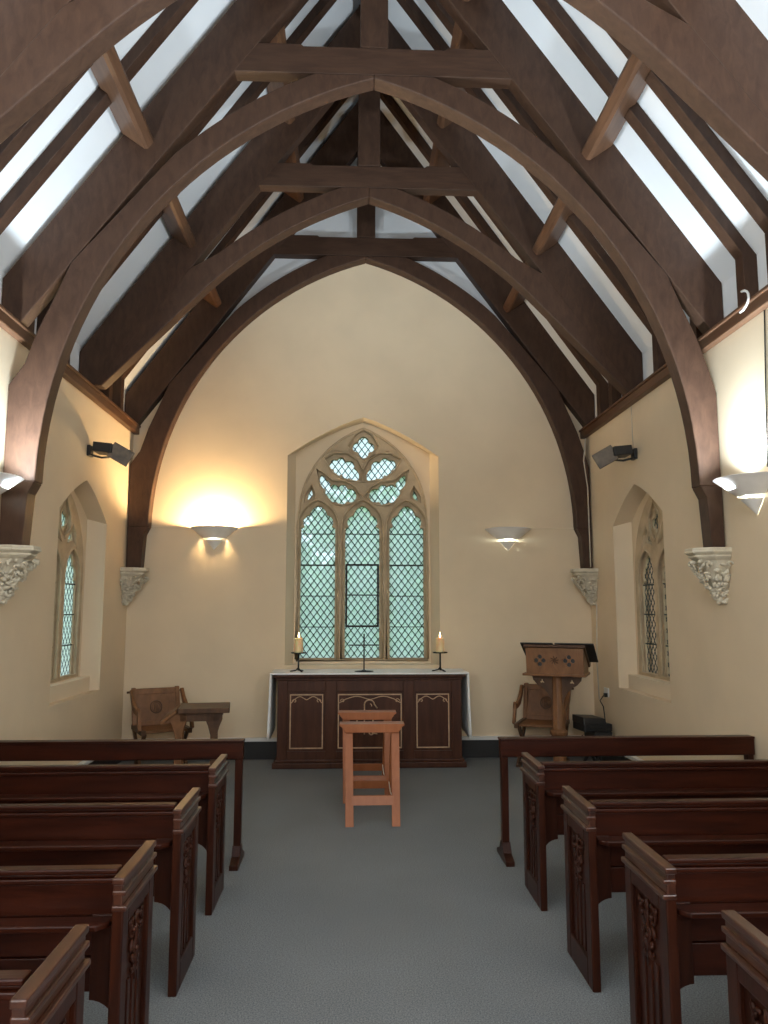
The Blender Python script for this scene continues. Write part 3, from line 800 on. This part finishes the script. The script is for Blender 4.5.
# ------------------------------------------------------------------ pews
def pew(s, L):
    """local origin: aisle-side corner nearest the camera; x*s runs to the wall, +y towards the altar"""
    t = thing('pew', '-', 'pew')
    def bx(mb, x0, x1, y0, y1, z0, z1): return mb.box(min(s * x0, s * x1), max(s * x0, s * x1), y0, y1, z0, z1)
    D = .385
    for e in range(2):
        X = (lambda x: x) if e == 0 else (lambda x: L - x)
        f = MB()
        for y0, y1, z0, z1 in ((0, .065, 0, .66), (D - .065, D, 0, .66), (.065, D - .065, 0, .11), (.065, D - .065, .585, .66)):
            bx(f, X(.0), X(.036), y0, y1, z0, z1)
        end = f.build('bench_end', 'pewv', t, .005)
        bx(MB(), X(.016), X(.028), .065, D - .065, .11, .585).build('recessed_panel', 'pewv', end)
        tm = MB()
        bx(tm, X(-.012), X(.036), -.006, D + .004, .640, .657)
        bx(tm, X(.004), X(.034), -.002, D + .002, .655, .722)
        bx(tm, X(-.007), X(.036), -.004, D + .005, .686, .702)
        bx(tm, X(-.002), X(.036), -.011, D + .010, .720, .741)
        tm.build('top_moulding', 'pewcap', end, .0045)
        if e == 0:
            for y in (.135, .193, .25):
                bx(MB(), .010, .026, y - .012, y + .012, .11, .385).build('muntin', 'pewv', end, .003)
            cv = MB()    # carved vine: looping stems, leaves and berries
            cx = s * .010
            for (y, z, r, a0, tu, sg) in ((.150, .530, .036, 1.2, .95, 1), (.235, .520, .036, 1.9, .95, -1), (.193, .455, .044, -1.2, .95, 1), (.165, .405, .027, 2, .9, -1), (.222, .395, .027, 1, .9, 1)):
                cv.tube([(cx, y + r * (1 - .7 * i / 14) * cos(a0 + sg * tu * 6.28 * i / 14), z + r * (1 - .7 * i / 14) * sin(a0 + sg * tu * 6.28 * i / 14)) for i in range(15)], .0075, 5, False, .004)
            cv.tube([(cx, .193, .36), (cx, .187, .43), (cx, .199, .50), (cx, .193, .575)], .008, 5)
            for (y, z, a) in ((.125, .550, .6), (.26, .545, -.6), (.145, .480, -.5), (.238, .470, .5), (.193, .550, 0), (.170, .430, .8), (.218, .420, -.8)):
                cv.ball((cx, y, z), (.008, .014, .026), 1, .05, Matrix.Rotation(a, 3, 'X'))
            for (y, z) in ((.150, .530), (.235, .520), (.193, .455)): cv.ball((cx - s * .004, y, z), .011, 1)
            cv.build('vine_carving', 'pewv', end)
    # moulded back rail and the book ledge below it
    r = MB()
    bx(r, .05, L - .05, .098, .15, .718, .735); bx(r, .05, L - .05, .112, .15, .705, .718)
    bx(r, .05, L - .05, .102, .15, .687, .705); bx(r, .05, L - .05, .118, .15, .585, .687)
    r.build('back_rail', 'pew', t, .005)
    led = [(.052, .085), (.052, .035), (.085, .004), (L - .085, .004), (L - .052, .035), (L - .052, .085)]
    if s < 0: pass
    MB().prism([(s * x, y) for x, y in led], .577, .597, 'z').build('book_ledge', 'pew', t, .005)
    # back of horizontal boards
    zs = (.345, .458, .570, .60)
    for z0, z1 in ((.345, .450), (.456, .566), (.572, .590)):
        bx(MB(), .05, L - .05, .135, .152, z0, z1).build('back_board', 'pew', t, .003)
    bx(MB(), .05, L - .05, .152, .160, .345, .60).build('back_lining', 'pew', t)
    for e in range(2):
        X = (lambda x: x) if e == 0 else (lambda x: L - x)
        cut = [(X(.036), .59), (X(.13), .59), (X(.13), .345)] + [(X(.13 + .085 * cos(q)), .245 + .085 * sin(q)) for q in [pi / 2 + j * pi / 16 for j in range(0, 9)]] + [(X(.036), .245)]
        MB().prism([(s * x, z) for x, z in cut], .112, .134).build('back_stile', 'pewv', t, .003)
    bx(MB(), .05, L - .05, .16, .42, .405, .432).build('seat', 'pew', t, .006)
    bx(MB(), .05, L - .05, .34, .36, .33, .405).build('seat_apron', 'pew', t)
    return t
LP = 1.60
pl = pew(-1, LP); pr_ = pew(1, LP)
posL = [4.24, 3.40, 2.57, 1.82]; posR = [4.22, 3.36, 2.59, 1.84]
nmL = ['left pew farthest from the camera, directly behind the left front rail', 'second left pew from the front rail, its carved end in full view',
       'third left pew from the front rail, its rounded book ledge in view', 'nearest left pew, its moulded end top cut by the bottom left corner']
nmR = ['right pew farthest from the camera, directly behind the right front rail', 'second right pew from the front rail, its vine carved end in full view',
       'third right pew from the front rail, with wide dark red back boards', 'nearest right pew, cut off by the bottom right corner']
for i in range(4):
    for base, x, pos, nm, nn in ((pl, (-.836, -.832, -.832, -.824)[i], posL, nmL, 'left'), (pr_, (.880, .883, .900, .915)[i], posR, nmR, 'right')):
        lab = 'dark mahogany ' + nm[i]
        g = f'mahogany pews on the {nn} of the aisle'
        if i == 0:
            base.location = (x, pos[0], 0); base['label'] = lab; base['group'] = g
        else: dup(base, (x, pos[i], 0), 0, lab, g)

def front_rail(s, x0, label):
    t = thing('front_rail', label, 'rail', (s * x0, 5.06, 0), 0, 'front rails before the pews')
    L = W - .015 - x0
    def bx(mb, a, b2, *r): return mb.box(min(s * a, s * b2), max(s * a, s * b2), *r)
    r = MB(); bx(r, .0, L, -.02, .045, .632, .743); r.build('rail', 'pew', t, .006)
    r = MB(); bx(r, -.004, L, -.028, .052, .737, .750); r.build('rail_cap', 'pew', t, .004)
    for e in range(2):
        a = .0 if e == 0 else L - .055
        p = MB(); bx(p, a + .004, a + .050, -.012, .038, .0, .642); post = p.build('post', 'pewv', t, .005)
        MB().prism([(-.14, 0), (.165, 0), (.165, .03), (.08, .055), (.042, .11), (-.016, .11), (-.055, .055), (-.14, .03)], min(s * a, s * (a + .054)), max(s * a, s * (a + .054)), 'x').build('foot', 'pewv', t, .004)
    return t
front_rail(-1, .800, 'dark mahogany rail on slim posts in front of the left pews')
front_rail(1, .838, 'dark mahogany rail on slim posts in front of the right pews')

# ------------------------------------------------------------------ carved armchairs, desk and lectern at the back
def armchair(loc, rz, label):
    """local: faces -y, origin between the feet"""
    t = thing('carved_armchair', label, 'chair', loc, rz, 'folding oak armchairs either side of the altar')
    hw = .235
    def tilt(z): return .20 + (z - .45) * .32       # back leans away
    def slab(x0, x1, z0, z1, off, th):
        y0, y1 = tilt(z0) + off, tilt(z1) + off
        return MB().hexa([(x0, y0, z0), (x1, y0, z0), (x1, y0 + th, z0), (x0, y0 + th, z0)], [(x0, y1, z1), (x1, y1, z1), (x1, y1 + th, z1), (x0, y1 + th, z1)])
    slab(-hw, hw, .455, .80, .012, .018).build('back_panel', 'oak', t)
    slab(-hw - .005, hw + .005, .765, .825, 0, .035).build('top_rail', 'oak', t, .005)
    slab(-hw, hw, .44, .49, 0, .03).build('bottom_rail', 'oak', t, .004)
    for s in (-1, 1): slab(s * hw - .022, s * hw + .022, .42, .835, -.006, .045).build('back_stile', 'oak', t, .005)
    MB().tube([(-hw - .07, tilt(.79) + .02, .79), (hw + .07, tilt(.79) + .02, .79)], .012, 8).build('peg_rod', 'oakd', t)
    # round carved medallion
    mb = MB(); cz = .63; n = 20
    for r, rr in ((.062, .007), (.045, .004)):
        mb.tube([(r * cos(a), tilt(cz + r * sin(a)) + .010, cz + r * sin(a)) for a in [i * 2 * pi / n for i in range(n)]], rr, 5, True)
    for x in (-.018, 0, .018): mb.tube([(x, tilt(cz - .034) + .01, cz - .034), (x, tilt(cz + .034) + .01, cz + .034)], .004, 5)
    mb.build('medallion', 'oakd', t)
    MB().box(-.25, .25, -.24, .23, .425, .448).build('seat', 'oak', t, .005)
    for s in (-1, 1):
        x = s * (hw + .035)
        arm = [(-.255, .46), (-.205, .44), (-.165, .52), (-.135, .60), (-.06, .655), (.03, .68), (.14, .74), (.235, .825), (.285, .815), (.265, .775),
               (.18, .69), (.08, .62), (-.03, .60), (-.095, .60), (-.12, .66), (-.155, .675), (-.185, .64), (-.215, .54)]
        MB().prism(arm, x - .016, x + .016, 'x').build('arm', 'oak', t, .004)
        for k in (-1, 1):
            MB().bar((s * (.225 - .01 * k), -.24 * k, .43), (s * (.225 - .01 * k), .22 * k, .012), .03, .05, (0, 1, 0)).build('crossed_leg', 'oakd', t, .004)
        MB().bar((s * .235, -.28, .435), (s * .235, .27, .435), .045, .05).build('seat_bearer', 'oakd', t, .004)
        MB().box(s * .225 - .022, s * .225 + .022, -.27, .27, 0, .03).build('foot_bar', 'oakd', t, .004)
    return t
a0 = armchair((-2.04, 7.86, 0), radians(26), 'carved oak armchair with round medallion, against the back wall on the left')
a0.scale = (.93, .93, .93); a0.location.x = -1.98
dup(a0, (1.85, 8.02, 0), radians(-24), 'carved oak armchair partly hidden behind the lectern on the right')

t = thing('reading_desk', 'small oak desk with a sloped book rest beside the left armchair', 'desk', (-1.52, 7.22, 0), radians(8))
MB().box(-.15, .30, -.22, .22, .655, .70).build('desk_top', 'oakd', t, .006)
MB().hexa([(-.155, -.22, .668), (-.155, .22, .668), (-.16, .22, .695), (-.16, -.22, .695)], [(-.285, -.22, .565), (-.285, .22, .565), (-.30, .22, .585), (-.30, -.22, .585)]).build('book_rest', 'oak', t, .004)
MB().box(-.13, .21, -.19, .19, .585, .655).build('apron', 'oakd', t, .004)
for x0, x1 in ((-.165, -.115), (.135, .195)):
    s = 1 if x0 > 0 else -1
    c = (x0 + x1) / 2
    prof = [(c - .03, 0), (c + .03, 0), (c + .028, .46), (c + .05, .54), (c + .075, .60), (c + .075, .655), (c - .075, .655), (c - .075, .60), (c - .05, .54), (c - .028, .46)]
    for y in (-.19, .15):
        MB().prism(prof, y, y + .035).build('leg', 'oak' if s < 0 else 'oakd', t, .004)
    MB().box(c - .03, c + .03, -.24, .24, 0, .05).build('foot', 'oakd', t, .006)
MB().box(-.14, .16, -.02, .02, .12, .18).build('stretcher', 'oakd', t, .004)

lec = thing('lectern', 'oak lectern with pierced quatrefoils on a column, in front of the right armchair', 'lectern', (1.80, 7.28, 0), radians(-24))
# desk box: tall front, sloping top falling to the reader behind
def qf(cx, cz, r):
    return lobed([(cx + r * .42, cz + r * .42), (cx - r * .42, cz + r * .42), (cx - r * .42, cz - r * .42), (cx + r * .42, cz - r * .42)], .95, 6)
front = [(-.262, .965), (.262, .965), (.268, 1.21), (-.268, 1.21)]
holes = [[(cx + dx + .0205 * cos(q), 1.09 + dz + .0205 * sin(q)) for q in [j * pi / 6 for j in range(12)]] for cx in (-.135, .135) for dx, dz in ((.034, 0), (-.034, 0), (0, .034), (0, -.034))]
MB().plate(front, holes, -.04, -.018, lambda u, v, d: (u, d, v)).build('front_board', 'oak', lec, .003)
MB().box(-.255, .255, -.0175, -.010, .97, 1.20).build('backing_board', 'black', lec)
mb = MB()
for k in range(8):
    a = k * pi / 4
    mb.tube([(.0, -.042, 1.09), (.020 * cos(a), -.042, 1.09 + .020 * sin(a)), (.042 * cos(a + .2), -.042, 1.09 + .042 * sin(a + .2))], .006, 5, False, .003)
mb.build('rosette', 'oakd', lec)
for s in (-1, 1):
    MB().prism([(-.02, .965), (.30, .965), (.30, 1.03), (-.02, 1.205)], s * .258 - .010, s * .258 + .010, 'x').build('side_board', 'oak', lec, .003)
MB().box(-.30, .285, -.055, .31, .945, .968).build('desk_base', 'oak', lec, .005)
MB().hexa([(-.285, -.06, 1.215), (.285, -.06, 1.215), (.285, .33, 1.01), (-.285, .33, 1.01)], [(-.285, -.05, 1.240), (.285, -.05, 1.240), (.285, .34, 1.035), (-.285, .34, 1.035)]).build('book_slope', 'oakd', lec, .004)
MB().box(-.285, .285, .335, .355, 1.02, 1.07).build('book_stop', 'oakd', lec, .004)
MB().lathe([(.0, .05), (.10, .05), (.10, .07), (.075, .10), (.06, .13), (.072, .385), (.085, .40), (.085, .43), (.060, .45), (.055, .945), (0, .945)], (0, .12, 0), 8).build('column', 'oak', lec, .004)
for s in (-1, 1):
    br = [(s * .045, .945), (s * .235, .945), (s * .225, .90), (s * .185, .855), (s * .13, .825), (s * .085, .775), (s * .06, .72), (s * .045, .67)]
    tre = [(s * .14 + .016 * cos(q) * (1 + .45 * cos(3 * (q - pi / 2))), .885 + .016 * sin(q) * (1 + .45 * cos(3 * (q - pi / 2)))) for q in [j * 2 * pi / 24 for j in range(24)]]
    MB().plate(br, [tre], .080, .104, lambda u, v, d: (u, d, v)).build('bracket', 'oakd', lec, .003)
MB().box(-.20, .20, -.10, .34, 0, .035).box(-.16, .16, -.06, .30, .035, .06).build('base', 'oak', lec, .006)
bk = thing('open_folder', 'large black folder lying open on the lectern slope', 'folder', (1.80, 7.28, 0), radians(-24))
def on_slope(u, v, h):   # v runs down the slope
    d = Vector((0, .39, -.205)).normalized(); n = Vector((0, .205, .39)).normalized()
    return Vector((u, -.05, 1.241)) + d * v + n * h
mb = MB()
for a, b2 in ((-.315, -.008), (.008, .365)):
    q = [(a, .0), (b2, .0), (b2, .40), (a, .40)]
    mb.hexa([on_slope(u, v - .01, .002) for u, v in q], [on_slope(u, v - .01, .012) for u, v in q])
mb.build('cover', 'black', bk, .002)
# black equipment case by the right wall, on a low stand
t = thing('equipment_case', 'black equipment case on a low stand in the far right corner', 'case', (2.27, 7.76, 0), radians(8))
MB().box(-.15, .19, -.16, .16, .42, .50).build('case_body', 'black', t, .01)
MB().hexa([(-.16, -.17, .50), (.12, -.17, .50), (.12, .15, .50), (-.16, .15, .50)], [(-.16, -.15, .575), (.10, -.15, .56), (.10, .15, .56), (-.16, .15, .575)]).build('case_lid', 'black', t, .008)
MB().box(-.02, .20, -.14, .14, .33, .415).build('lower_tray', 'black', t, .008)
MB().tube([(-.10, -.172, .455), (-.10, -.195, .455), (.06, -.195, .455), (.06, -.172, .455)], .006, 6).build('handle', 'iron', t)
for a in (-1, 1):
    MB().bar((.02 - .10 * a, -.12, .01), (.06 + .12 * a, -.12, .34), .02, .025).build('stand_leg', 'iron', t)
    MB().bar((.02 - .10 * a, .12, .01), (.06 + .12 * a, .12, .34), .02, .025).build('stand_leg', 'iron', t)
t.scale = (.86, .86, .9)
t = thing('wall_socket', 'white wall socket with a black plug above the equipment case', 'socket', (W, 7.98, .72))
MB().box(-.012, 0, -.07, .07, -.045, .045).build('plate', 'wht', t, .003)
MB().box(-.045, -.012, -.055, -.015, -.045, -.005).build('plug', 'black', t, .004)
tag(MB().tube([(W - .05, 7.945, .69), (W - .09, 7.94, .64), (W - .06, 7.93, .58), (W - .05, 7.935, .50), (W - .04, 7.93, .36)], .006, 6).build('power_cord', 'cord'), 'black power cord from the wall socket to the equipment case', 'cord')

# ------------------------------------------------------------------ garden seen through the glass
struct(MB().box(-30, 30, YB + .6, 45, -.45, -.30).box(-30, -W - .9, -6, YB + .6, -.45, -.30).box(W + .9, 30, -6, YB + .6, -.45, -.30).build('ground', 'grass'))
def tree(loc, sc, label):
    t = thing('garden_tree', label, 'tree', loc, 0, 'garden trees outside the windows')
    mb = MB(); rnd = random.Random(11)
    for k in range(46):
        c = Vector((rnd.gauss(0, .8), rnd.gauss(0, .8), 2.4 + rnd.gauss(0, .85)))
        for i in range(60):
            p = c + Vector((rnd.gauss(0, .34), rnd.gauss(0, .34), rnd.gauss(0, .28)))
            a, b2 = Vector((rnd.gauss(0, 1), rnd.gauss(0, 1), rnd.gauss(0, 1))).normalized(), Vector((rnd.gauss(0, 1), rnd.gauss(0, 1), rnd.gauss(0, 1))).normalized()
            mb.add([p - a * .19, p + b2 * .11, p + a * .19, p - b2 * .11], [(0, 1, 2, 3)])
    mb.build('foliage', 'leaf', t, stuff=True, recalc=False)
    MB().tube([(0, 0, 0), (.05, 0, .8), (0, .05, 1.6), (.05, 0, 2.4)], .13, 8, False, .06).build('trunk', 'bark', t)
    t.scale = (sc, sc, sc); return t
tr = tree((.4, 19.5, -.3), 1.15, 'large leafy tree in the garden, filling the view through the altar window')
for (x, y, sc, lb) in ((-1.0, 12.8, .34, 'low light green bush in the garden, lower left of the altar window'), (.95, 15.0, .36, 'low green bush in the garden, behind the middle light of the altar window'), (8.6, 31, 1.3, 'leafy tree far back in the garden on the right'),
                       (-6.6, 33, 1.6, 'taller leafy tree far back in the garden on the left'), (-13, 15, 1.2, 'leafy tree outside the left wall window'), (13, 16, 1.2, 'leafy tree outside the right wall window')):
    o = dup(tr, (x, y, -.3), x * 1.7, lb); o.scale = (sc, sc, sc)
mb = MB(); rnd = random.Random(3)
for i in range(9000):
    p = Vector((rnd.uniform(-8, 8), 25 + rnd.uniform(-.5, .5), rnd.uniform(0, 2.5)))
    a, b2 = Vector((rnd.gauss(0, 1), rnd.gauss(0, 1), rnd.gauss(0, 1))).normalized(), Vector((rnd.gauss(0, 1), rnd.gauss(0, 1), rnd.gauss(0, 1))).normalized()
    mb.add([p - a * .16, p + b2 * .09, p + a * .16, p - b2 * .09], [(0, 1, 2, 3)])
t = thing('garden_hedge', 'long clipped green hedge far back across the garden', 'hedge', (0, 0, -.3))
mb.build('foliage', 'leaf', t, stuff=True, recalc=False)
MB().box(-7.8, 7.8, 24.75, 25.25, 0, 2.2).build('dense_core', 'leaf', t)
